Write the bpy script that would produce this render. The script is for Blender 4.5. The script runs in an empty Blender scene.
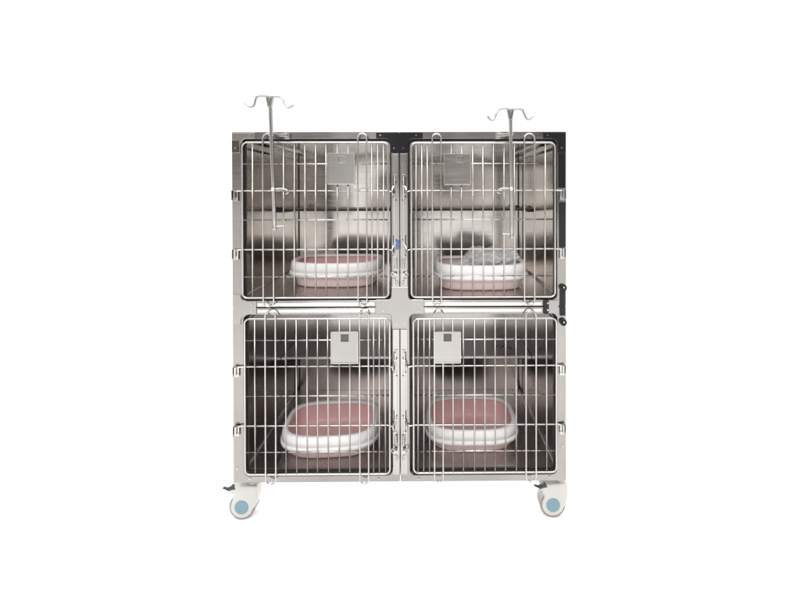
import bpy, bmesh, math, random
from mathutils import Vector, Matrix, noise
random.seed(7)
S = bpy.context.scene
COL = S.collection

# ------------------------------------------------------------------ camera
PX, PZ, YAW, PITCH, ROLL, FPX, UX, UY = 0.10702, 1.21642, 0.0066360, -0.0049138, -0.0022057, 411.733, 432.080, 194.081
fw = Vector((math.sin(YAW)*math.cos(PITCH), math.cos(YAW)*math.cos(PITCH), math.sin(PITCH)))
r0 = Vector((math.cos(YAW), -math.sin(YAW), 0)); u0 = r0.cross(fw)
rt = r0*math.cos(ROLL) + u0*math.sin(ROLL); up = u0*math.cos(ROLL) - r0*math.sin(ROLL)
cam = bpy.data.cameras.new('camera'); co = bpy.data.objects.new('camera', cam); COL.objects.link(co)
M = Matrix((rt, up, -fw)).transposed().to_4x4(); M.translation = Vector((PX, -1.48, PZ)); co.matrix_world = M
cam.sensor_fit = 'HORIZONTAL'; cam.sensor_width = 36; cam.lens = FPX/800*36
cam.shift_x = -(UX-400)/800; cam.shift_y = (UY-300)/800
cam.clip_start = .02; cam.clip_end = 400
S.camera = co

# ------------------------------------------------------------------ exposure, world, lamps
S.view_settings.view_transform = 'Standard'; S.view_settings.look = 'None'
S.view_settings.exposure = 0; S.view_settings.gamma = 1
try:
    S.cycles.max_bounces = 14; S.cycles.glossy_bounces = 10; S.cycles.diffuse_bounces = 6
    S.cycles.transparent_max_bounces = 16; S.cycles.use_denoising = True
except Exception: pass
W = bpy.data.worlds.new('World'); S.world = W; W.use_nodes = True
nt = W.node_tree; N = nt.nodes; Lk = nt.links; N.clear()
def wm(op, a, b=None, c=None, clamp=False):
    n = N.new('ShaderNodeMath'); n.operation = op; n.use_clamp = clamp
    for i, v in enumerate((a, b, c)):
        if v is None: continue
        if isinstance(v, (int, float)): n.inputs[i].default_value = v
        else: Lk.new(v, n.inputs[i])
    return n.outputs[0]
def wstep(v, lo, hi):
    n = N.new('ShaderNodeMapRange'); n.interpolation_type = 'SMOOTHSTEP'
    Lk.new(v, n.inputs[0]); n.inputs[1].default_value = lo; n.inputs[2].default_value = hi
    return n.outputs[0]
def wmix(f, a, b):
    n = N.new('ShaderNodeMix'); n.data_type = 'RGBA'
    Lk.new(f, n.inputs[0])
    for i, v in ((6, a), (7, b)):
        if isinstance(v, tuple): n.inputs[i].default_value = (*v, 1)
        else: Lk.new(v, n.inputs[i])
    return n.outputs[2]
tc = N.new('ShaderNodeTexCoord'); sp = N.new('ShaderNodeSeparateXYZ'); Lk.new(tc.outputs['Generated'], sp.inputs[0])
X, Y, Z = sp.outputs
ay = wm('MAXIMUM', wm('ABSOLUTE', Y), .05)
sx = wm('DIVIDE', X, ay); sz = wm('DIVIDE', Z, ay)
room = wmix(wstep(Z, -.05, .55), (.41, .37, .34), (.76, .73, .70))       # the workshop the cabinet faces
def box(x0, x1, z0, z1, s=.06):
    return wm('MULTIPLY', wm('MULTIPLY', wstep(sx, x0-s, x0+s), wm('SUBTRACT', 1, wstep(sx, x1-s, x1+s))),
              wm('MULTIPLY', wstep(sz, z0-s, z0+s), wm('SUBTRACT', 1, wstep(sz, z1-s, z1+s))))
room = wmix(box(-2.6, -1.5, -.1, 1.0), room, (3.0, 2.95, 2.85))            # bright and dark patches added for the steel to mirror
room = wmix(box(1.2, 1.9, .0, .9), room, (2.6, 2.55, 2.45))
room = wmix(box(-.35, .25, .55, 1.1), room, (2.2, 2.1, 2.0))
room = wmix(box(-1.2, -.9, -.4, .5), room, (.06, .055, .05))
room = wmix(box(-.20, -.12, -.06, .16, .018), room, (1.7, 1.7, 1.7))
room = wmix(box(-.08, -.03, .03, .30, .015), room, (.16, .14, .13))
room = wmix(box(.13, .20, .01, .09, .018), room, (1.1, 1.08, 1.05))
room = wmix(box(.24, .33, -.03, .3, .03), room, (.12, .11, .10))
room = wmix(box(-2.0, 2.0, -.085, -.03, .02), room, (.20, .175, .16))
room = wmix(box(.62, .9, -.4, .6), room, (.07, .065, .06))
full = wmix(wstep(Y, -.12, .12), room, (1.25, 1.25, 1.25))                  # white backdrop side
full = wmix(wstep(Z, .72, .92), full, (2.3, 2.3, 2.3))
bg = N.new('ShaderNodeBackground'); wo = N.new('ShaderNodeOutputWorld')
Lk.new(full, bg.inputs[0]); bg.inputs[1].default_value = 1.0; Lk.new(bg.outputs[0], wo.inputs[0])
def area(name, loc, target, sx_, sy_, power, col=(1, 1, 1)):
    l = bpy.data.lights.new(name, 'AREA'); l.shape = 'RECTANGLE'; l.size = sx_; l.size_y = sy_; l.energy = power; l.color = col
    o = bpy.data.objects.new(name, l); COL.objects.link(o); o.location = loc
    o.rotation_euler = (Vector(target)-Vector(loc)).to_track_quat('-Z', 'Y').to_euler()
area('overhead_fill', (0, -.6, 3.6), (0, .1, 0), 4.5, 3.0, 75, (1, .99, .97))  # added overhead lamp, whitens the floor and puts highlights on the steel
area('front_fill', (-.5, -2.9, 2.95), (0, .3, .5), 1.4, .9, 38, (1, .97, .94))  # added front lamp, brightens the trays and cage interiors
area('floor_fill', (0, 1.35, .24), (0, 0, .02), 1.9, .34, 72)          # added lamp hidden behind the cabinet, lifts the floor shadow

# ------------------------------------------------------------------ materials
def pmat(name, col, metal=0, rough=.4, **k):
    m = bpy.data.materials.new(name); m.use_nodes = True
    b = m.node_tree.nodes['Principled BSDF']
    b.inputs['Base Color'].default_value = (*col, 1); b.inputs['Metallic'].default_value = metal
    b.inputs['Roughness'].default_value = rough
    for kk, v in k.items(): b.inputs[kk.replace('_', ' ')].default_value = v
    return m, b
def brushed(name, col, rough, scale=(3, 3, 160), wave=.0, wscale=4., var=.10, spots=False, bump=.02):
    m, b = pmat(name, col, 1, rough); t = m.node_tree; n = t.nodes; l = t.links
    tc = n.new('ShaderNodeTexCoord'); mp = n.new('ShaderNodeMapping'); mp.inputs['Scale'].default_value = scale
    l.new(tc.outputs['Object'], mp.inputs[0])
    no = n.new('ShaderNodeTexNoise'); no.inputs['Scale'].default_value = 4; no.inputs['Detail'].default_value = 6
    l.new(mp.outputs[0], no.inputs[0])
    mr = n.new('ShaderNodeMapRange'); l.new(no.outputs[0], mr.inputs[0])
    mr.inputs[1].default_value = .3; mr.inputs[2].default_value = .7
    mr.inputs[3].default_value = rough-var*.6; mr.inputs[4].default_value = rough+var
    # smudges and handling marks
    n2 = n.new('ShaderNodeTexNoise'); n2.inputs['Scale'].default_value = wscale; n2.inputs['Detail'].default_value = 3
    l.new(tc.outputs['Object'], n2.inputs[0])
    ad = n.new('ShaderNodeMath'); ad.operation = 'MULTIPLY_ADD'; l.new(n2.outputs[0], ad.inputs[0]); ad.inputs[1].default_value = .16
    l.new(mr.outputs[0], ad.inputs[2]); sb = n.new('ShaderNodeMath'); sb.operation = 'SUBTRACT'; l.new(ad.outputs[0], sb.inputs[0]); sb.inputs[1].default_value = .08
    sb.use_clamp = True; l.new(sb.outputs[0], b.inputs['Roughness'])
    cr = n.new('ShaderNodeMix'); cr.data_type = 'RGBA'; l.new(n2.outputs[0], cr.inputs[0])
    cr.inputs[6].default_value = (*[c*.74 for c in col], 1); cr.inputs[7].default_value = (*[min(1, c*1.22) for c in col], 1)
    l.new(cr.outputs[2], b.inputs['Base Color'])
    bp = n.new('ShaderNodeBump'); bp.inputs['Strength'].default_value = bump; bp.inputs['Distance'].default_value = .001; l.new(no.outputs[0], bp.inputs['Height'])
    if wave:
        n3 = n.new('ShaderNodeTexNoise'); n3.inputs['Scale'].default_value = wscale*.6; n3.inputs['Detail'].default_value = 1
        l.new(tc.outputs['Object'], n3.inputs[0])
        b2 = n.new('ShaderNodeBump'); b2.inputs['Strength'].default_value = 1; b2.inputs['Distance'].default_value = wave
        l.new(n3.outputs[0], b2.inputs['Height']); l.new(b2.outputs[0], bp.inputs['Normal'])
    l.new(bp.outputs[0], b.inputs['Normal'])
    return m
FRAME = brushed('brushed_steel_frame', (.335, .322, .312), .17, (2, 2, 60), wave=.02, var=.07, bump=.006)
STILE = brushed('satin_steel_upright', (.47, .455, .435), .15, (60, 2, 2), wave=.012, var=.06, bump=.006)
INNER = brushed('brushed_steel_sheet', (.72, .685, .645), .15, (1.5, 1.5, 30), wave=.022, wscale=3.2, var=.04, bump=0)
SHEET = brushed('shaded_steel_sheet', (.42, .395, .385), .20, (1.5, 30, 1.5), wave=.02, wscale=3, var=.04, bump=0)  # same steel, darkened for the dim inside of the lower cages
LBACK = brushed('shaded_steel_back', (.47, .445, .43), .22, (30, 1.5, 1.5), wave=.02, wscale=3, var=.04, bump=0)  # lower back wall, its shade put into a darker steel colour
TRAYF = brushed('floor_steel_sheet', (.58, .53, .52), .30, (30, 1.5, 2), wave=.01, wscale=3, var=.04, bump=0)
SHELF = brushed('shelf_steel_sheet', (.62, .59, .63), .34, (30, 2, 2), wave=.004, var=.04, bump=0)
WIRE = brushed('bright_steel_wire', (.53, .515, .50), .20, (10, 10, 10), var=.05)
POLISH = brushed('polished_steel', (.56, .55, .54), .10, (10, 10, 10), var=.04)
PLATE = brushed('satin_steel_plate', (.37, .36, .345), .20, (2, 2, 40), wave=.010, var=.06, bump=.006)
RAIL = brushed('bright_rail_steel', (.66, .645, .625), .16, (60, 2, 2), wave=.012, var=.06, bump=.006)
DREFL = brushed('dark_reflection_steel', (.17, .165, .16), .18, (10, 10, 10))  # for the dark reflection patch on the top left bracket
CHROME = brushed('chromed_rod', (.40, .395, .39), .14, (10, 10, 10), var=.04)
BLACK, _ = pmat('black_parts_and_reflections', (.012, .013, .015), 0, .14, Specular_IOR_Level=.28)  # black parts, also dark reflections coloured onto brackets and right upright
LIPDARK, _ = pmat('dark_lip', (.075, .062, .06), 0, .45)  # darker colour on the lip round each opening
DARK, _ = pmat('dark_opening', (.035, .035, .035), .3, .5)
DGREY, _ = pmat('grey_paper_slot', (.09, .085, .08), 0, .6)
def plastic(name, col, rough, bump=.02, sss=.0):
    m, b = pmat(name, col, 0, rough); n = m.node_tree.nodes; l = m.node_tree.links
    no = n.new('ShaderNodeTexNoise'); no.inputs['Scale'].default_value = 60; no.inputs['Detail'].default_value = 4
    tc = n.new('ShaderNodeTexCoord'); l.new(tc.outputs['Object'], no.inputs[0])
    bp = n.new('ShaderNodeBump'); bp.inputs['Strength'].default_value = bump; bp.inputs['Distance'].default_value = .002
    l.new(no.outputs[0], bp.inputs['Height']); l.new(bp.outputs[0], b.inputs['Normal'])
    n2 = n.new('ShaderNodeTexNoise'); n2.inputs['Scale'].default_value = 9; n2.inputs['Detail'].default_value = 5; l.new(tc.outputs['Object'], n2.inputs[0])
    mx = n.new('ShaderNodeMix'); mx.data_type = 'RGBA'; l.new(n2.outputs[0], mx.inputs[0])
    mx.inputs[6].default_value = (*[c*.93 for c in col], 1); mx.inputs[7].default_value = (*[min(1, c*1.05) for c in col], 1)
    l.new(mx.outputs[2], b.inputs['Base Color'])
    if sss: b.inputs['Subsurface Weight'].default_value = sss; b.inputs['Subsurface Radius'].default_value = (.01, .008, .008)
    return m
PINK = plastic('pale_pink_plastic', (.92, .77, .76), .38)
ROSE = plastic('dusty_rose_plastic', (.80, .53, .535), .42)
BEAD = plastic('grey_sealing_bead', (.42, .41, .40), .5)
WHITEP = plastic('white_plastic', (.91, .91, .92), .34)
CASTW = plastic('cream_white_plastic', (.53, .525, .505), .35)
BLUEP = plastic('pale_blue_plastic', (.16, .275, .335), .4)
TYRE = plastic('grey_rubber', (.24, .22, .22), .6)
PEDAL = plastic('dark_green_plastic', (.018, .034, .030), .35)
BLUEST = plastic('blue_sticker', (.07, .14, .33), .5)
FLOORM, _ = pmat('white_studio_floor', (.93, .93, .93), 0, .9, Specular_IOR_Level=.1)
BAG = bpy.data.materials.new('clear_film'); BAG.use_nodes = True
n = BAG.node_tree.nodes; l = BAG.node_tree.links; b = n['Principled BSDF']
b.inputs['Base Color'].default_value = (.97, .98, .99, 1); b.inputs['Roughness'].default_value = .04; b.inputs['Specular IOR Level'].default_value = 1
tr = n.new('ShaderNodeBsdfTransparent'); tr.inputs[0].default_value = (.93, .94, .95, 1); ms = n.new('ShaderNodeMixShader')
lw = n.new('ShaderNodeLayerWeight'); lw.inputs[0].default_value = .35
mr = n.new('ShaderNodeMapRange'); l.new(lw.outputs['Facing'], mr.inputs[0]); mr.inputs[3].default_value = .30; mr.inputs[4].default_value = .97
l.new(mr.outputs[0], ms.inputs[0]); l.new(tr.outputs[0], ms.inputs[1]); l.new(b.outputs[0], ms.inputs[2]); l.new(ms.outputs[0], n['Material Output'].inputs[0])

# ------------------------------------------------------------------ mesh helpers
def obj(name, bm, mat, parent=None, smooth=False, bevel=0, seg=2, label=None):
    me = bpy.data.meshes.new(name); bmesh.ops.recalc_face_normals(bm, faces=bm.faces[:]); bm.to_mesh(me); bm.free()
    me.materials.append(mat)
    if smooth: me.polygons.foreach_set('use_smooth', [True]*len(me.polygons))
    o = bpy.data.objects.new(name, me); COL.objects.link(o)
    if parent: o.parent = parent
    if bevel:
        m = o.modifiers.new('bevel', 'BEVEL'); m.width = bevel; m.segments = seg; m.limit_method = 'ANGLE'; m.angle_limit = .7
        m.harden_normals = False
    if label: o['label'] = label
    return o
def empty(name, loc, label, cat, group=None, rz=0):
    o = bpy.data.objects.new(name, None); COL.objects.link(o); o.location = loc; o.rotation_euler.z = rz
    o['label'] = label; o['category'] = cat
    if group: o['group'] = group
    return o
def BM(): return bmesh.new()
def bx(bm, x0, x1, y0, y1, z0, z1):
    x0, x1 = sorted((x0, x1)); y0, y1 = sorted((y0, y1)); z0, z1 = sorted((z0, z1))
    v = [bm.verts.new((x, y, z)) for x in (x0, x1) for y in (y0, y1) for z in (z0, z1)]
    for f in ((0,1,3,2), (4,6,7,5), (0,4,5,1), (2,3,7,6), (0,2,6,4), (1,5,7,3)): bm.faces.new([v[i] for i in f])
def tube(bm, pts, r, n=10, closed=False, cap=True, radii=None):
    pts = [Vector(p) for p in pts]; k = len(pts); rings = []; prev = None
    for i, p in enumerate(pts):
        if closed: d = (pts[(i+1) % k]-pts[i-1]).normalized()
        else:
            a = pts[max(i-1, 0)]; c = pts[min(i+1, k-1)]; d = (c-a).normalized()
        if prev is None:
            s = d.orthogonal().normalized()
        else:
            s = (prev - d*prev.dot(d)); s = s.normalized() if s.length > 1e-6 else d.orthogonal().normalized()
        prev = s; t = d.cross(s); rr = radii[i] if radii else r
        rings.append([bm.verts.new(p + (s*math.cos(2*math.pi*j/n) + t*math.sin(2*math.pi*j/n))*rr) for j in range(n)])
    for i in range(k if closed else k-1):
        A, B = rings[i], rings[(i+1) % k]
        off = 0
        if closed and i == k-1: off = min(range(n), key=lambda q: (A[0].co-B[q].co).length)
        for j in range(n): bm.faces.new((A[j], A[(j+1) % n], B[(j+1+off) % n], B[(j+off) % n]))
    if cap and not closed: bm.faces.new(rings[0]); bm.faces.new(rings[-1])
def cyl(bm, c, axis, r, h, n=32, r2=None):
    a = Vector(axis).normalized(); c = Vector(c)
    tube(bm, [c-a*h/2, c+a*h/2], r, n, radii=[r, r if r2 is None else r2])
def rrect(x0, x1, z0, z1, r, n=7):
    out = []
    for cx, cz, a0 in ((x1-r, z1-r, 0), (x0+r, z1-r, 90), (x0+r, z0+r, 180), (x1-r, z0+r, 270)):
        for i in range(n+1):
            a = math.radians(a0+90*i/n); out.append((cx+r*math.cos(a), cz+r*math.sin(a)))
    return out
def plate(name, outline, holes, y0, y1, mat, parent, bevel=.0012, label=None):
    """flat sheet in the XZ plane, y0..y1, with real cut-outs"""
    cu = bpy.data.curves.new('tmp', 'CURVE'); cu.dimensions = '2D'; cu.fill_mode = 'BOTH'
    for ring in [outline]+holes:
        s = cu.splines.new('POLY'); s.points.add(len(ring)-1); s.use_cyclic_u = True
        for p, q in zip(s.points, ring): p.co = (q[0], q[1], 0, 1)
    cu.extrude = abs(y1-y0)/2 - bevel; cu.bevel_depth = bevel; cu.bevel_resolution = 1; cu.offset = -bevel
    t = bpy.data.objects.new('tmp', cu); COL.objects.link(t)
    dg = bpy.context.evaluated_depsgraph_get(); me = bpy.data.meshes.new_from_object(t.evaluated_get(dg))
    bpy.data.objects.remove(t); bpy.data.curves.remove(cu)
    me.transform(Matrix.Rotation(math.radians(90), 4, 'X')); me.transform(Matrix.Translation((0, (y0+y1)/2, 0)))
    me.name = name; me.materials.clear(); me.materials.append(mat)
    for p in me.polygons: p.use_smooth = False
    o = bpy.data.objects.new(name, me); COL.objects.link(o); o.parent = parent
    if label: o['label'] = label
    return o
def arc(cx, cz, r, a0, a1, n=8):
    return [(cx+r*math.cos(math.radians(a0+(a1-a0)*i/n)), cz+r*math.sin(math.radians(a0+(a1-a0)*i/n))) for i in range(n+1)]

# ------------------------------------------------------------------ the floor
GZ = .0145
bm = BM(); v = [bm.verts.new(p) for p in ((-60, -60, GZ), (60, -60, GZ), (60, 60, GZ), (-60, 60, GZ))]; bm.faces.new(v)
fl = obj('floor', bm, FLOORM); fl['kind'] = 'structure'

# ------------------------------------------------------------------ cabinet
cab = empty('cage_cabinet', (0, .33, GZ), 'two tier stainless steel veterinary cage cabinet with four wire doors on casters', 'pet cage')
INV = Matrix.Translation((0, -.33, -GZ))
def P(o):                      # children are modelled in world coordinates
    o.parent = cab; o.matrix_parent_inverse = INV; return o
HW, Y0, YB = .6, 0, .668
ZB, ZM, ZT = .1725, .803, 1.4335
# front frames, one per cage, sheet with rounded cut-outs
OP = {}
for key, s, z0, z1, oz0, oz1, oi, oo in (('UL', -1, ZM+.0018, ZT, .8275, 1.408, .030, .5675), ('UR', 1, ZM+.0018, ZT, .8275, 1.408, .030, .5675),
                                  ('LL', -1, ZB, ZM-.0018, .196, .777, .0275, .562), ('LR', 1, ZB, ZM-.0018, .196, .777, .0345, .5675)):
    a, b_ = sorted((s*.0014, s*HW)); c, d = sorted((s*oi, s*oo)); OP[key] = (c, d, oz0, oz1)
    P(plate('front_frame', rrect(a, b_, z0, z1, .003, 2), [rrect(c, d, oz0, oz1, .020)], 0, .020, FRAME, cab))
    # folded return behind the opening
    bm = BM(); o_ = rrect(c-.0012, d+.0012, oz0-.0012, oz1+.0012, .021); k = len(o_)
    A = [bm.verts.new((x, .0205, z)) for x, z in o_]; B = [bm.verts.new((x, .034, z)) for x, z in o_]
    i_ = rrect(c+.006, d-.006, oz0+.006, oz1-.006, .015); C = [bm.verts.new((x, .034, z)) for x, z in i_]; D_ = [bm.verts.new((x, .0205+.004, z)) for x, z in i_]
    for q in range(k):
        w = (q+1) % k
        bm.faces.new((A[q], A[w], B[w], B[q])); bm.faces.new((B[q], B[w], C[w], C[q])); bm.faces.new((C[q], C[w], D_[w], D_[q]))
    P(obj('opening_lip', bm, LIPDARK, cab))
# shell
for s in (-1, 1):
    for z0, z1 in ((ZB+.001, ZM-.002), (ZM+.002, ZT-.001)):
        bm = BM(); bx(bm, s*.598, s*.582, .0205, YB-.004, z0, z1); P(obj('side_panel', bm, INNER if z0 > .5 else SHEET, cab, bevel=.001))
        bm = BM(); bx(bm, s*.5995, s*.5982, .0205, YB-.001, z0, z1); P(obj('outer_cladding', bm, FRAME, cab))
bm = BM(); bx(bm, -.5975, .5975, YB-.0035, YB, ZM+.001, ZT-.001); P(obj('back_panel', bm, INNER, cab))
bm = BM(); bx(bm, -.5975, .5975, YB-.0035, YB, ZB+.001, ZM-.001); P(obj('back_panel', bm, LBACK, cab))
bm = BM(); bx(bm, -.5985, .5985, .0205, YB-.004, ZT+.0, ZT-.0015-.002); P(obj('top_panel', bm, FRAME, cab))
for z0, z1 in ((ZB+.008, ZM-.012), (ZM+.014, ZT-.006)):
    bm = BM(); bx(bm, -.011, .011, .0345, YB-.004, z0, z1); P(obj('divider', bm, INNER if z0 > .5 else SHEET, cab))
bm = BM(); bx(bm, -.5815, .5815, .0345, YB-.0045, .792, .812); P(obj('middle_deck', bm, SHEET, cab))
bm = BM(); bx(bm, -.5815, .5815, .0345, YB-.0045, ZB+.001, ZB+.006); P(obj('base_panel', bm, SHEET, cab))
FZ = {'U': .829, 'L': .1835}
for t in 'UL':
    for s in (-1, 1):
        z = FZ[t]; x0, x1 = sorted((s*.0115, s*.5812))
        bm = BM(); bx(bm, x0, x1, .0345, YB-.005, z-.006, z)
        P(obj('cage_floor', bm, TRAYF, cab, label='grey steel cage floor sheet with a rolled edge'))
        for xx in (x0+.0028, x1-.0028):               # bright beading where floor and wall meet
            b2 = BM(); tube(b2, [(xx, .036, z+.0032), (xx, YB-.007, z+.0032)], .0029, 8); P(obj('floor_beading', b2, BEAD, cab, smooth=True))
        # resting shelf across the back and its bracket
        sz_ = 1.1385 if t == 'U' else .4535
        bm = BM(); bx(bm, x0+.001, x1-.001, .43, YB-.0105, sz_-.003, sz_)
        o = P(obj('rear_shelf', bm, SHELF, cab, bevel=.0008))
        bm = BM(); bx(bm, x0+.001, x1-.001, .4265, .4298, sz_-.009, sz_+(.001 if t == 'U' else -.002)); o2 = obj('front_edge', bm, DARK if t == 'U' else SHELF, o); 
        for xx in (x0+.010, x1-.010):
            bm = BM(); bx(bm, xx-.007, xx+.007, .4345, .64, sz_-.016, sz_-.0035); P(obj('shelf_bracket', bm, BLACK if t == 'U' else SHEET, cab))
            bm = BM(); bx(bm, xx-.0022, xx+.0022, YB-.010, YB-.0045, z+.002, ZT-.012 if (t == 'U' and abs(xx) > .3) else sz_-.020)
            if t == 'U' or abs(xx) > .3: P(obj('corner_seam', bm, DARK, cab))
        # side wall top rails (folded flanges)
        bm = BM(); zt = (ZT if t == 'U' else .792)
        tube(bm, [(s*.574, .036, zt-.020), (s*.574, YB-.007, zt-.020)], .005, 8)
        tube(bm, [(s*.574, .036, zt-.052), (s*.574, YB-.007, zt-.052)], .0028, 8)
        P(obj('hanging_rail', bm, SHEET, cab, smooth=True))
SCRIB = [[(.434, .546), (.446, .556), (.456, .572)], [(.450, .527), (.464, .545), (.480, .566)], [(.462, .548), (.474, .540)], [(.490, .585), (.484, .550), (.481, .514)],
    [(.484, .520), (.496, .540), (.506, .526)], [(.500, .505), (.508, .528)], [(.505, .490), (.516, .506), (.523, .519)], [(.520, .498), (.534, .512)]]
# black rubber knobs at the upper shelf
for x, y in ((-.572, .424), (.548, .60)):
    bm = BM(); cyl(bm, (x, y-.012, 1.137), (0, 1, 0), .012, .02, 16); P(obj('shelf_knob', bm, BLACK, cab, bevel=.002))

# dark pen scribble on the lower right shelf (not legible in the photo)
for i, st in enumerate(SCRIB):
    bm = BM(); tube(bm, [(x, y, .4540) for x, y in st], .0011, 6); P(obj('pen_mark', bm, BLACK, cab))
# screws
def screws(parent_obj, pts, y, r=.0042, mat=None):
    for x, z in pts:
        bm = BM(); cyl(bm, (x, y-.0012, z), (0, 1, 0), r*.72, .0026, 16, r2=r)
        cyl(bm, (x, y-.0028, z), (0, 1, 0), r*.35, .0008, 6)
        o = obj('screw', bm, mat or POLISH, parent_obj, smooth=False); o.matrix_parent_inverse = INV.inverted() @ INV
# centre bracket at the top, black for the dark its steel mirrors
ctr = [(-.0835, 1.4305), (-.0835, 1.4085), (-.050, 1.4085)] + arc(-.050, 1.3885, .020, 90, 0, 6) + [(-.030, 1.3600), (-.024, 1.3560), (.024, 1.3560), (.030, 1.3600)] + arc(.050, 1.3885, .020, 180, 90, 6) + [(.0835, 1.4085), (.0835, 1.4305)]
o = P(plate('joint_bracket', ctr, [], -.0035, -.0002, BLACK, cab, label='T shaped bracket at the top centre of the frame, coloured as a dark reflection'))
screws(o, [(-.068, 1.4200), (.060, 1.4200), (-.0195, 1.3735), (.0135, 1.3735)], -.0035)
# corner bracket, top right, a dark reflection put into its colour
cr_ = [(.517, 1.4305), (.517, 1.4085), (.546, 1.4085)] + arc(.546, 1.3865, .022, 90, 0, 6) + [(.5685, 1.3575), (.5975, 1.3575), (.5975, 1.4305)]
o = P(plate('corner_bracket', cr_, [], -.0035, -.0002, BLACK, cab, label='corner bracket at the top right of the frame, coloured as a dark reflection'))
screws(o, [(.532, 1.4200), (.583, 1.3745)], -.0035)
# steel corner bracket, top left
cl_ = [(-.5975, 1.4305), (-.5975, 1.3575), (-.5690, 1.3575)] + arc(-.547, 1.3865, .022, 180, 90, 6) + [(-.515, 1.4085), (-.515, 1.4305)]
bm = BM(); bx(bm, -.5975, -.5740, -.0062, -.0036, 1.3580, 1.4025); pad = P(obj('corner_reflection', bm, DREFL, cab, bevel=.0015, label='patch coloured as a dark reflection at the top left corner'))  # dark patch added for reflection contrast on the steel bracket
o = P(plate('corner_bracket', cl_, [], -.0035, -.0002, POLISH, cab, label='polished steel corner bracket at the top left of the frame'))
screws(pad, [(-.585, 1.3745)], -.0062); screws(o, [(-.537, 1.4200)], -.0035)
# bright cross plate in the middle
hx, hz, sxx, uz, dz = .0855, .0262, .0285, .072, .078
cz = ZM+.0015
cross = [(-hx, cz-hz), (-hx, cz+hz)] + arc(-sxx-.016, cz+hz+.014, .014, 270, 360, 5) + [(-sxx-.001, cz+uz), (sxx+.001, cz+uz)] + arc(sxx+.016, cz+hz+.014, .014, 180, 270, 5) + [(hx, cz+hz), (hx, cz-hz)] + arc(sxx+.016, cz-hz-.014, .014, 90, 180, 5) + [(sxx, cz-dz), (-sxx, cz-dz)] + arc(-sxx-.016, cz-hz-.014, .014, 0, 90, 5)
o = P(plate('cross_plate', cross, [], -.0032, -.0002, PLATE, cab, label='bright satin steel cross shaped plate joining the four frames'))
screws(o, [(x, z) for x in (-.060, .066) for z in (cz-.013, cz+.013)], -.0032, .0036)
screws(o, [(-.013, cz-.060), (.015, cz-.060)], -.0032, .0036)
# end plates of the middle rail
o = P(plate('joint_bracket', [(-.5975, ZM-.060), (-.5975, ZM+.050), (-.5705, ZM+.046)] + arc(-.548, ZM+.046, .0218, 180, 270, 6) + [(-.514, ZM+.0245), (-.514, ZM-.0245), (-.548, ZM-.0245)] + arc(-.548, ZM-.046, .0218, 90, 180, 6)[1:] + [(-.5705, ZM-.06)], [], -.0032, -.0002, PLATE, cab))
screws(o, [(-.530, ZM+.012), (-.530, ZM-.011), (-.584, ZM-.045)], -.0032, .0036)
bm = BM(); bx(bm, .5165, .5340, -.006, -.0002, ZM-.0255, ZM+.0255)  # bracket coloured black for the dark its steel mirrors
o = P(obj('joint_bracket', bm, BLACK, cab, bevel=.0015, label='small bracket at the right end of the middle rail, coloured as a dark reflection'))
screws(o, [(.5310, ZM+.014), (.5310, ZM-.011)], -.006, .0042)
bm = BM(); bx(bm, .5365, .5700, -.004, -.0002, ZM-.0235, ZM+.0235); P(obj('joint_bracket', bm, PLATE, cab, bevel=.0008))
# black strips standing in for dark reflections on the right upright
for z0, z1, a, b_ in ((1.2300, 1.3570, .5720, .5960), (1.0160, 1.1790, .5740, .5970), (.7700, .8720, .5760, .5960)):
    bm = BM(); bx(bm, a, b_, -.0042, -.0002, z0, z1); P(obj('reflection_strip', bm, BLACK, cab, bevel=.0012, label='black strip for the dark reflection on the right upright'))
for z in (.8720, .7480):
    bm = BM(); cyl(bm, (.587, -.006, z), (0, 1, 0), .0125, .011, 20); cyl(bm, (.587, -.014, z), (0, 1, 0), .0065, .006, 12)
    o = P(obj('corner_bolt', bm, BLACK, cab, bevel=.001)); screws(o, [(.5855, z+.003)], -.017, .0036)
# raised pressed ribs of the middle and bottom rails
for s in (-1, 1):
    for z in (ZM+.0115, ZM-.0125):
        bm = BM(); a, b_ = sorted((s*.090, s*.510)); bx(bm, a, b_, -.0030, -.0002, z-.0065, z+.0065); P(obj('rail_strip', bm, RAIL, cab, bevel=.0014))
# upright centre stiles (satin facing) between the plates
for z0, z1 in ((.878, 1.3545), (.2000, .7235)):
    for s in (-1, 1):
        bm = BM(); a, b_ = sorted((s*.0022, s*.0262)); bx(bm, a, b_, -.0026, -.0002, z0, z1)
        P(obj('stile_facing', bm, STILE, cab, bevel=.001))
screws(cab, [(-.585, .225), (-.540, .188), (.540, .188), (-.078, .184), (.066, .184), (.585, .300)], -.0002, .0042)
for ob in [o_ for o_ in cab.children if o_.name.startswith('screw')]: ob.matrix_parent_inverse = INV
# blue sticker on the left half of the centre stile
bm = BM(); bx(bm, -.0150, -.0040, -.0125, -.0119, 1.012, 1.045); P(obj('sticker', bm, BLUEST, cab, label='small blue sticker on the centre upright'))

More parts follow.
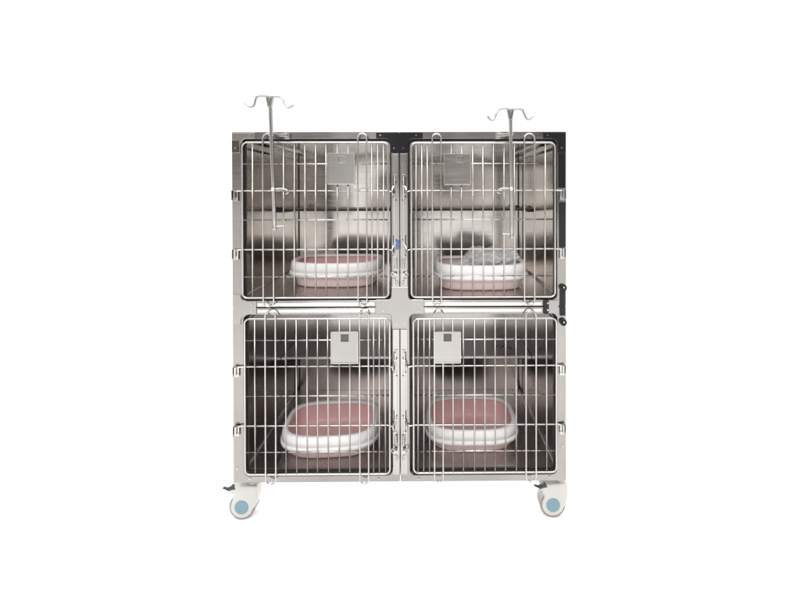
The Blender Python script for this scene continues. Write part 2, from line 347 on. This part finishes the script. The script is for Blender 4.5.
# ------------------------------------------------------------------ wire doors
UV = [.0564, .0773, .0979, .1153, .1466, .1825, .2200, .2605, .2978, .3350, .3730, .4110, .4456, .4820, .5210]
LOOPS = ((.1153, .1466), (.4456, .4820))
YD = -.012                    # plane of the upright wires
def door(s, dx, f0, f1, z0, z1, hz, l0, l1, card, tier):
    bm = BM(); tr_ = lambda x: s*x+dx
    a, b_ = sorted((tr_(f0), tr_(f1)))
    ring = [(x, YD, z) for x, z in rrect(a, b_, z0, z1, .017, 6)]
    tube(bm, ring, .0034, 10, closed=True)
    loopx = {x for p in LOOPS for x in p}
    k = (f1-f0)/(.557-.040)
    mp = lambda x: tr_(f0+(x-.040)*k)
    for x in UV:
        if x in loopx: continue
        wob = random.uniform(-.0011, .0011)
        tube(bm, [(mp(x)+wob, YD, z0-.001), (mp(x), YD-.0004, (z0+z1)/2), (mp(x)-wob, YD, z1+.001)], .0026, 8)
    for p, q in LOOPS:        # hairpins that overshoot the door frame top and bottom
        xa, xb = sorted((mp(p), mp(q))); rr = (xb-xa)/2; xc = (xa+xb)/2
        pts = [(xc+rr*math.cos(t), YD-.0055, l1-rr+rr*math.sin(t)) for t in [math.pi*i/10 for i in range(11)]]
        pts += [(xc-rr*math.cos(t), YD-.0055, l0+rr-rr*math.sin(t)) for t in [math.pi*i/10 for i in range(11)]]
        tube(bm, pts, .0028, 8, closed=True)
    for i, z in enumerate(hz):
        long_ = i in (1, 3)
        x0_, x1_ = tr_(f0), tr_(f1)
        if long_:
            pts = [(tr_(.0235), YD+.002, z-.005), (tr_(.031), YD+.003, z-.003), (x0_, YD+.0052, z), (x1_, YD+.0052, z), (tr_(.574), YD+.004, z-.001), (tr_(.588), YD-.001, z-.002)]
        else: pts = [(x0_, YD+.0052, z), (x1_, YD+.0052, z)]
        tube(bm, pts, .0026, 8)
    d = P(obj('wire_door', bm, WIRE, cab, smooth=True))
    def C(o): o.parent = d; return o
    # card holder plate with its window
    c0, c1, e0, e1, w = card
    win = rrect(w[0], w[1], w[2], w[3], .001, 1)
    C(plate('card_holder', rrect(c0, c1, e0, e1, .003, 3), [win], YD-.0125, YD-.0095, PLATE, d))
    bm = BM()
    bx(bm, c0, c0+.0030, YD-.0155, YD-.0128, e0, e1); bx(bm, c1-.0030, c1, YD-.0155, YD-.0128, e0, e1); bx(bm, c0+.0032, c1-.0032, YD-.0155, YD-.0128, e0, e0+.0030)
    C(obj('card_rail', bm, WIRE, d, bevel=.0006))
    if tier == 'L':
        bm = BM(); bx(bm, w[0]-.002, w[1]+.002, YD-.0092, YD-.0085, w[2]-.002, w[3]+.002); C(obj('window_backing', bm, DGREY, d))
    else:
        bm = BM(); bx(bm, w[0]-.002, w[1]+.002, YD-.0092, YD-.0085, w[2]-.002, w[3]+.002); C(obj('window_backing', bm, PLATE, d))
    # hinges
    for i in (1, 3):
        z = hz[i]; bm = BM(); hx_ = s*.5845
        bx(bm, hx_-.0095, hx_+.0095, -.0075, -.0046, z-.036, z+.002)
        bx(bm, hx_+s*.0070, hx_+s*.0095, -.0195, -.0076, z-.034, z+.002)
        cyl(bm, (hx_+s*.002, -.012, z-.014), (0, 0, 1), .0042, .030, 14)
        cyl(bm, (hx_-s*.005, -.0088, z-.026), (0, 1, 0), .0028, .0024, 10)
        C(obj('hinge', bm, POLISH, d, bevel=.0006))
    # latch: sliding bar, lugs, reflection coil, pull ring
    zt, zb = hz[1], hz[3]; X_ = lambda q: s*q
    bm = BM(); a, b_ = sorted((X_(.0085), X_(.0195)))
    bx(bm, a, b_, -.0068, -.0030, zb-.070, zt+.058)
    C(obj('latch_plate', bm, STILE, d, bevel=.0012))
    bm = BM(); tube(bm, [(X_(.0165), -.0105, zt+.050), (X_(.0165), -.0105, zb-.055)], .0030, 10)
    for z in (zt, zb):        # hooks that catch the door wires
        tube(bm, [(X_(.0165), -.0105, z+.016), (X_(.0225), -.0135, z+.013), (X_(.0245), -.0170, z+.002), (X_(.0240), -.0180, z-.010), (X_(.0205), -.0135, z-.015)], .0028, 8)
        bx(bm, X_(.0120), X_(.0205), -.0140, -.0069, z+.020, z+.0245); bx(bm, X_(.0120), X_(.0205), -.0140, -.0069, z-.0255, z-.021)
    C(obj('latch_rod', bm, POLISH, d, smooth=False))
    for z in (zt, zb):        # dark slots of the hooks
        bm = BM(); bx(bm, X_(.0205), X_(.0232), -.0046, -.0029, z-.026, z+.050); C(obj('latch_slot', bm, BLACK, d))
    bm = BM(); n_ = 60
    tube(bm, [(X_(.0135)+.0052*math.cos(t*.9), -.0120+.0050*math.sin(t*.9), zb-.030-.00068*t) for t in range(n_)], .0012, 6)  # coil added to imitate door wires mirrored in the latch
    C(obj('reflection_coil', bm, POLISH, d, smooth=True))
    bm = BM(); zc = zb-.088
    tube(bm, [(X_(.0245)+.0058*math.cos(t), -.0135, zc+.0075*math.sin(t)) for t in [2*math.pi*i/18 for i in range(18)]], .0016, 8, closed=True)
    cyl(bm, (X_(.0150), -.0120, zc), (0, 1, 0), .0060, .010, 16); cyl(bm, (X_(.0150), -.0190, zc), (0, 1, 0), .0046, .005, 16)
    C(obj('pull_ring', bm, POLISH, d, smooth=False))
    bm = BM()
    for j in range(3):        # short link chain hanging from the ring
        zz = zc-.012-j*.011; fl_ = j % 2; xc = X_(.0195-.004*j)
        tube(bm, [(xc+(0.0 if fl_ else .0042)*math.cos(t), -.0095+(.0036 if fl_ else 0)*math.cos(t), zz+.0072*math.sin(t)) for t in [2*math.pi*i/14 for i in range(14)]], .0012, 6, closed=True)
    C(obj('chain', bm, POLISH, d, smooth=True))
    for z in (zt+.030, zt-.034, zb+.034, zb-.036):
        bm = BM(); cyl(bm, (X_(.0115), -.0078, z), (0, 1, 0), .0022, .0018, 10); C(obj('rivet', bm, BLACK, d))
    return d
UH = (1.318, 1.222, 1.118, 1.012, .915); LH = (.6877, .5932, .488, .3807, .2867)
door(-1, 0, .040, .558, .841, 1.394, UH, .811, 1.4250, (-.2522, -.1558, 1.2434, 1.3552, (-.213, -.191, 1.322, 1.343)), 'U')
door(1, 0, .043, .556, .841, 1.392, UH, .814, 1.4235, (.1578, .2540, 1.2408, 1.3520, (.205, .226, 1.322, 1.343)), 'U')
door(-1, 0, .036, .552, .2095, .766, LH, .1785, .7945, (-.2422, -.1456, .6099, .7239, (-.207, -.180, .688, .714)), 'L')
door(1, 0, .049, .5605, .2120, .764, LH, .1835, .7925, (.1220, .2172, .6100, .7223, (.157, .184, .688, .714)), 'L')

# ------------------------------------------------------------------ casters
def caster(sx_, wx, y, first=None):
    zc = GZ+.047
    if first: # copy
        dxy = Vector((wx-first['wx'], y-first['cy'], 0)); c = first.copy(); COL.objects.link(c); c.location = dxy
        for ch in first.children:
            q = ch.copy(); COL.objects.link(q); q.parent = c
        return c
    out = []                                                       # outline of the moulded housing
    out += arc(wx, zc, .0412, 150, 345, 26)
    out += [(wx+.0475, zc+.000), (wx+.0530, zc+.018), (wx+.0555, zc+.040), (wx+.0560, zc+.062), (wx+.0545, zc+.0735), (wx+.048, zc+.0765), (wx+.010, zc+.0770), (wx-.034, zc+.0755), (wx-.046, zc+.0690),
            (wx-.053, zc+.059), (wx-.040, zc+.051), (wx-.030, zc+.044)]
    c = P(plate('caster', out, [], y-.027, y+.027, CASTW, cab, bevel=.004, label=None))
    for p in c.data.polygons: p.use_smooth = False
    ang = math.radians(158)
    bm = BM(); cyl(bm, (wx, y, zc), (0, 1, 0), .047, .052, 56)
    w = obj('wheel', bm, TYRE, c, bevel=.004, seg=3)
    bm = BM(); cyl(bm, (wx, y-.0275, zc), (0, 1, 0), .0250, .003, 40)
    obj('hub_cap', bm, BLUEP, c, bevel=.001)
    bm = BM(); cyl(bm, (sx_, y, zc+.0805), (0, 0, 1), .0200, .008, 32); cyl(bm, (sx_, y, zc+.0975), (0, 0, 1), .0175, .0262, 32)
    obj('stem', bm, CASTW, c, bevel=.0015)
    # brake pedal, a bent lever
    bm = BM(); pr = [(-.070, .0710), (-.066, .0730), (-.054, .0695), (-.044, .0740), (-.032, .0830), (-.028, .0800), (-.022, .0670), (-.032, .0660), (-.048, .0610), (-.058, .0665)]
    A = [bm.verts.new((wx+px, y-.030, zc+pz)) for px, pz in pr]; B = [bm.verts.new((wx+px, y-.018, zc+pz)) for px, pz in pr]
    bm.faces.new(A); bm.faces.new(B[::-1])
    for i in range(len(pr)): bm.faces.new((A[i], A[(i+1) % len(pr)], B[(i+1) % len(pr)], B[i]))
    obj('brake_pedal', bm, PEDAL, c, bevel=.0015)
    # little lip of the thread guard
    bm = BM(); tube(bm, [(wx-.051, y-.012, zc+.037), (wx-.046, y-.014, zc+.044), (wx-.038, y-.015, zc+.0495)], .0018, 8); obj('thread_guard', bm, CASTW, c, smooth=True)
    c['wx'] = wx; c['cy'] = y
    return c
c1 = caster(-.5505, -.5846, .056)
c2 = caster(0, .5609, .056, c1)
caster(0, -.5846, .62, c1); caster(0, .5609, .62, c1)
for o in cab.children:
    for k in ('wx', 'cy'):
        if k in o: del o[k]

# ------------------------------------------------------------------ litter trays
def ring(bm, a, b, z, e=3.4, n=72, lift=0):
    vs = []
    for i in range(n):
        t = 2*math.pi*i/n; c, s = math.cos(t), math.sin(t)
        x = a*abs(c)**(2/e)*(1 if c >= 0 else -1); y = b*abs(s)**(2/e)*(1 if s >= 0 else -1)
        vs.append(bm.verts.new((x, y, z+lift*(abs(x)/a)**3)))
    return vs
def skin(bm, rings, cap0=True, cap1=True):
    for A, B in zip(rings, rings[1:]):
        for i in range(len(A)): bm.faces.new((A[i], A[(i+1) % len(A)], B[(i+1) % len(A)], B[i]))
    if cap0: bm.faces.new(rings[0])
    if cap1: bm.faces.new(rings[-1])
def tray(loc, label, rz=0, sc=1.0, hgt=1.0, sb=None):
    t = empty('litter_tray', loc, label, 'litter tray', 'litter trays inside the cages', rz)
    bm = BM(); h = hgt; sb = sb or sc
    prof = [(.150, .104, 0), (.160, .112, .0015), (.166, .117, .008), (.171, .121, .030*h), (.1715, .1215, .031*h), (.1735, .1235, .032*h), (.177, .127, .060*h), (.174, .124, .062*h),
            (.1725, .1225, .058*h)]
    skin(bm, [ring(bm, a*sc, b*sb, z) for a, b, z in prof], True, False); bs = obj('basin', bm, PINK, t, smooth=True)
    bm = BM(); prof = [(.1722, .1215, .0905*h), (.1708, .1200, .052*h), (.164, .115, .022), (.156, .107, .009), (.140, .095, .006)]  # inside of the basin, a deeper rose than the outside
    skin(bm, [ring(bm, a*sc, b*sb, z) for a, b, z in prof], False, True); obj('basin_inside', bm, ROSE, t, smooth=True)
    bm = BM()
    prof = [(.181, .131, .044*h), (.190, .138, .043*h), (.1945, .1425, .0455*h), (.1945, .1425, .0575*h), (.1935, .1415, .0590*h), (.1885, .1365, .0595*h), (.1882, .1362, .0622*h), (.1905, .1385, .0630*h), (.1895, .1375, .084*h), (.187, .135, .096*h), (.183, .131, .101*h), (.177, .125, .102*h), (.171, .119, .100*h),
            (.1675, .1155, .095*h), (.1680, .1160, .0895*h), (.1745, .1230, .0880*h), (.1790, .1275, .066*h)]
    R_ = [ring(bm, a*sc, b*sb, z, lift=.004) for a, b, z in prof]; skin(bm, R_+[R_[0]], False, False)
    obj('rim', bm, WHITEP, t, smooth=True)
    for s in (-1, 1):                                             # snap clips at the two ends
        bm = BM(); bx(bm, s*.1915*sc, s*.1985*sc, -.022, .022, .046*h, .062*h); obj('clip', bm, WHITEP, t, bevel=.003)
    return t
FU, FL_ = FZ['U']+.0006, FZ['L']+.0006
tray((-.286, .305, FU), 'pink and white litter tray standing empty in the upper left cage', 0)
t_ur = tray((.314, .242, FU), 'pink and white litter tray holding crumpled clear plastic in the upper right cage', 0, .99)
tray((-.297, .238, FL_), 'pink and white litter tray turned slightly askew in the lower left cage', math.radians(3), 1.02, .93, 1.08)
tray((.279, .273, FL_), 'pink and white litter tray standing square in the lower right cage', 0, 1.0, .93, 1.08)

# crumpled clear bag in the upper right tray
bm = BM(); bmesh.ops.create_icosphere(bm, subdivisions=6, radius=1)
for v in bm.verts:
    p = v.co.copy(); q = p*1.5+Vector((3.1, .2, 7)); d = 0
    for o_, am in ((1, .30), (2.2, .30), (4.4, .22), (8, .05)): d += am*(1-2*abs(noise.noise(q*o_)))
    rr = .66+d
    v.co = Vector((p.x*.158*rr, p.y*.104*rr, (.050+p.z*.074*rr) + .030*max(0, noise.noise(Vector((p.x*2.5+4, p.y*2.5, 1))))))
    tx = min(1, max(0, (v.co.x+.095)/.08)); v.co.z *= .70+.30*tx*tx*(3-2*tx)
    if v.co.z < .008: v.co.z = .008+random.uniform(0, .0006)
    lim = 1.0
    e = (abs(v.co.x)/.158)**3+(abs(v.co.y)/.106)**3
    if e > 1: v.co.x /= e**(1/3); v.co.y /= e**(1/3)
bag = obj('plastic_bag', bm, BAG); bag.location = (.322, .242, FU+.003)
bag['label'] = 'crumpled clear plastic bag lying in the upper right litter tray'; bag['category'] = 'plastic bag'

# ------------------------------------------------------------------ drip poles
def smoothpts(pts, sub=5):
    out = []; P_ = [Vector(p) for p in pts]
    for i in range(len(P_)-1):
        a, b, c, d = P_[max(i-1, 0)], P_[i], P_[i+1], P_[min(i+2, len(P_)-1)]
        for j in range(sub):
            t = j/sub; out.append(.5*((2*b)+(c-a)*t+(2*a-5*b+4*c-d)*t*t+(3*b-a-3*c+d)*t**3))
    out.append(P_[-1]); return out
def iv_pole(top, bot, hook, sock_x, label, stub):
    t = empty('drip_pole', (bot[0], -.05, bot[1]), label, 'drip pole', 'drip poles hooked on the cabinet front')
    inv = Matrix.Translation((-bot[0], .05, -bot[1]))
    def C(o): o.matrix_parent_inverse = inv; return o
    yt, yb = -.050, -.038
    bm = BM(); T = Vector((top[0], yt, top[1])); B_ = Vector((bot[0], yb, bot[1]))
    k = 12; pts = [T.lerp(B_, i/k) + Vector((.0004*math.sin(i*.9), 0, 0)) for i in range(k+1)]
    tube(bm, pts, .0058, 16, radii=[.0056]+[.0066]*(k-1)+[.0056])
    C(obj('pole', bm, CHROME, t, smooth=True))
    bm = BM(); tube(bm, smoothpts([(x, yt-.001, z) for x, z in hook]), .0036, 12); C(obj('hook_bar', bm, CHROME, t, smooth=True))
    bm = BM(); a = [(-.0125, .0), (.0125, .0), (.0060, -.034), (-.0060, -.034)]     # gusset under the hook bar
    F = [bm.verts.new((top[0]+x, yt-.0075, top[1]-.002+z)) for x, z in a]; G = [bm.verts.new((top[0]+x, yt+.0075, top[1]-.002+z)) for x, z in a]
    bm.faces.new(F); bm.faces.new(G[::-1])
    for i in range(4): bm.faces.new((F[i], F[(i+1) % 4], G[(i+1) % 4], G[i]))
    cyl(bm, (top[0], yt-.0085, top[1]-.010), (0, 1, 0), .0030, .002, 12)
    C(obj('gusset', bm, CHROME, t, bevel=.0015))
    f = lambda z: (top[0]+(bot[0]-top[0])*(top[1]-z)/(top[1]-bot[1]))
    # top bracket on the cabinet rail
    bm = BM(); z = 1.419; xp = f(z)
    bx(bm, sock_x-.009, sock_x+.009, -.0135, -.0006, z-.013, z+.013)
    a_, b_ = sorted((xp, sock_x)); bx(bm, a_-.004, b_+.004, -.020, -.0138, z-.006, z+.006)
    bx(bm, xp-.008, xp+.008, -.052, -.0203, z-.0065, z+.0065)
    C(obj('clamp', bm, WIRE, t, bevel=.0015))
    # lower hook on the door wire
    bm = BM(); z = 1.227; xp = f(z); sg = stub
    tube(bm, smoothpts([(xp, -.044, z), (xp+sg*.012, -.036, z+.002), (xp+sg*.030, -.026, z+.002), (xp+sg*.042, -.022, z-.003), (xp+sg*.044, -.022, z-.012), (xp+sg*.036, -.022, z-.016)]), .0032, 8)
    cyl(bm, (xp, -.0445, z), (0, 0, 1), .0082, .012, 16)
    C(obj('side_hook', bm, POLISH, t, smooth=True))
    bm = BM(); z = bot[1]+.012; xp = f(z)
    tube(bm, [(xp, -.039, z), (xp+sg*.030, -.030, z+.001)], .0022, 8); cyl(bm, (xp, -.039, z-.010), (0, 0, 1), .0078, .008, 16)
    C(obj('end_stop', bm, WIRE, t, smooth=False))
    return t
HL = [(-.5292, 1.5259), (-.5169, 1.5138), (-.4996, 1.5155), (-.4933, 1.5356), (-.4884, 1.5466), (-.4726, 1.5502), (-.4436, 1.549), (-.4124, 1.5476), (-.4001, 1.5414), (-.3909, 1.5196), (-.3795, 1.5102), (-.3615, 1.5188)]
HR = [(.3089, 1.4804), (.3183, 1.4685), (.3325, 1.4687), (.3409, 1.4905), (.3490, 1.5025), (.3653, 1.5058), (.3879, 1.5050), (.4234, 1.5043), (.4327, 1.4974), (.4435, 1.4731), (.4539, 1.4686), (.4672, 1.4793)]
iv_pole((-.4440, 1.547), (-.4334, 1.0861), HL, -.398, 'taller steel drip pole with two hooks above the upper left cage', 1)
iv_pole((.3890, 1.503), (.3960, 1.0559), HR, .352, 'lower steel drip pole with two hooks above the upper right cage', -1)
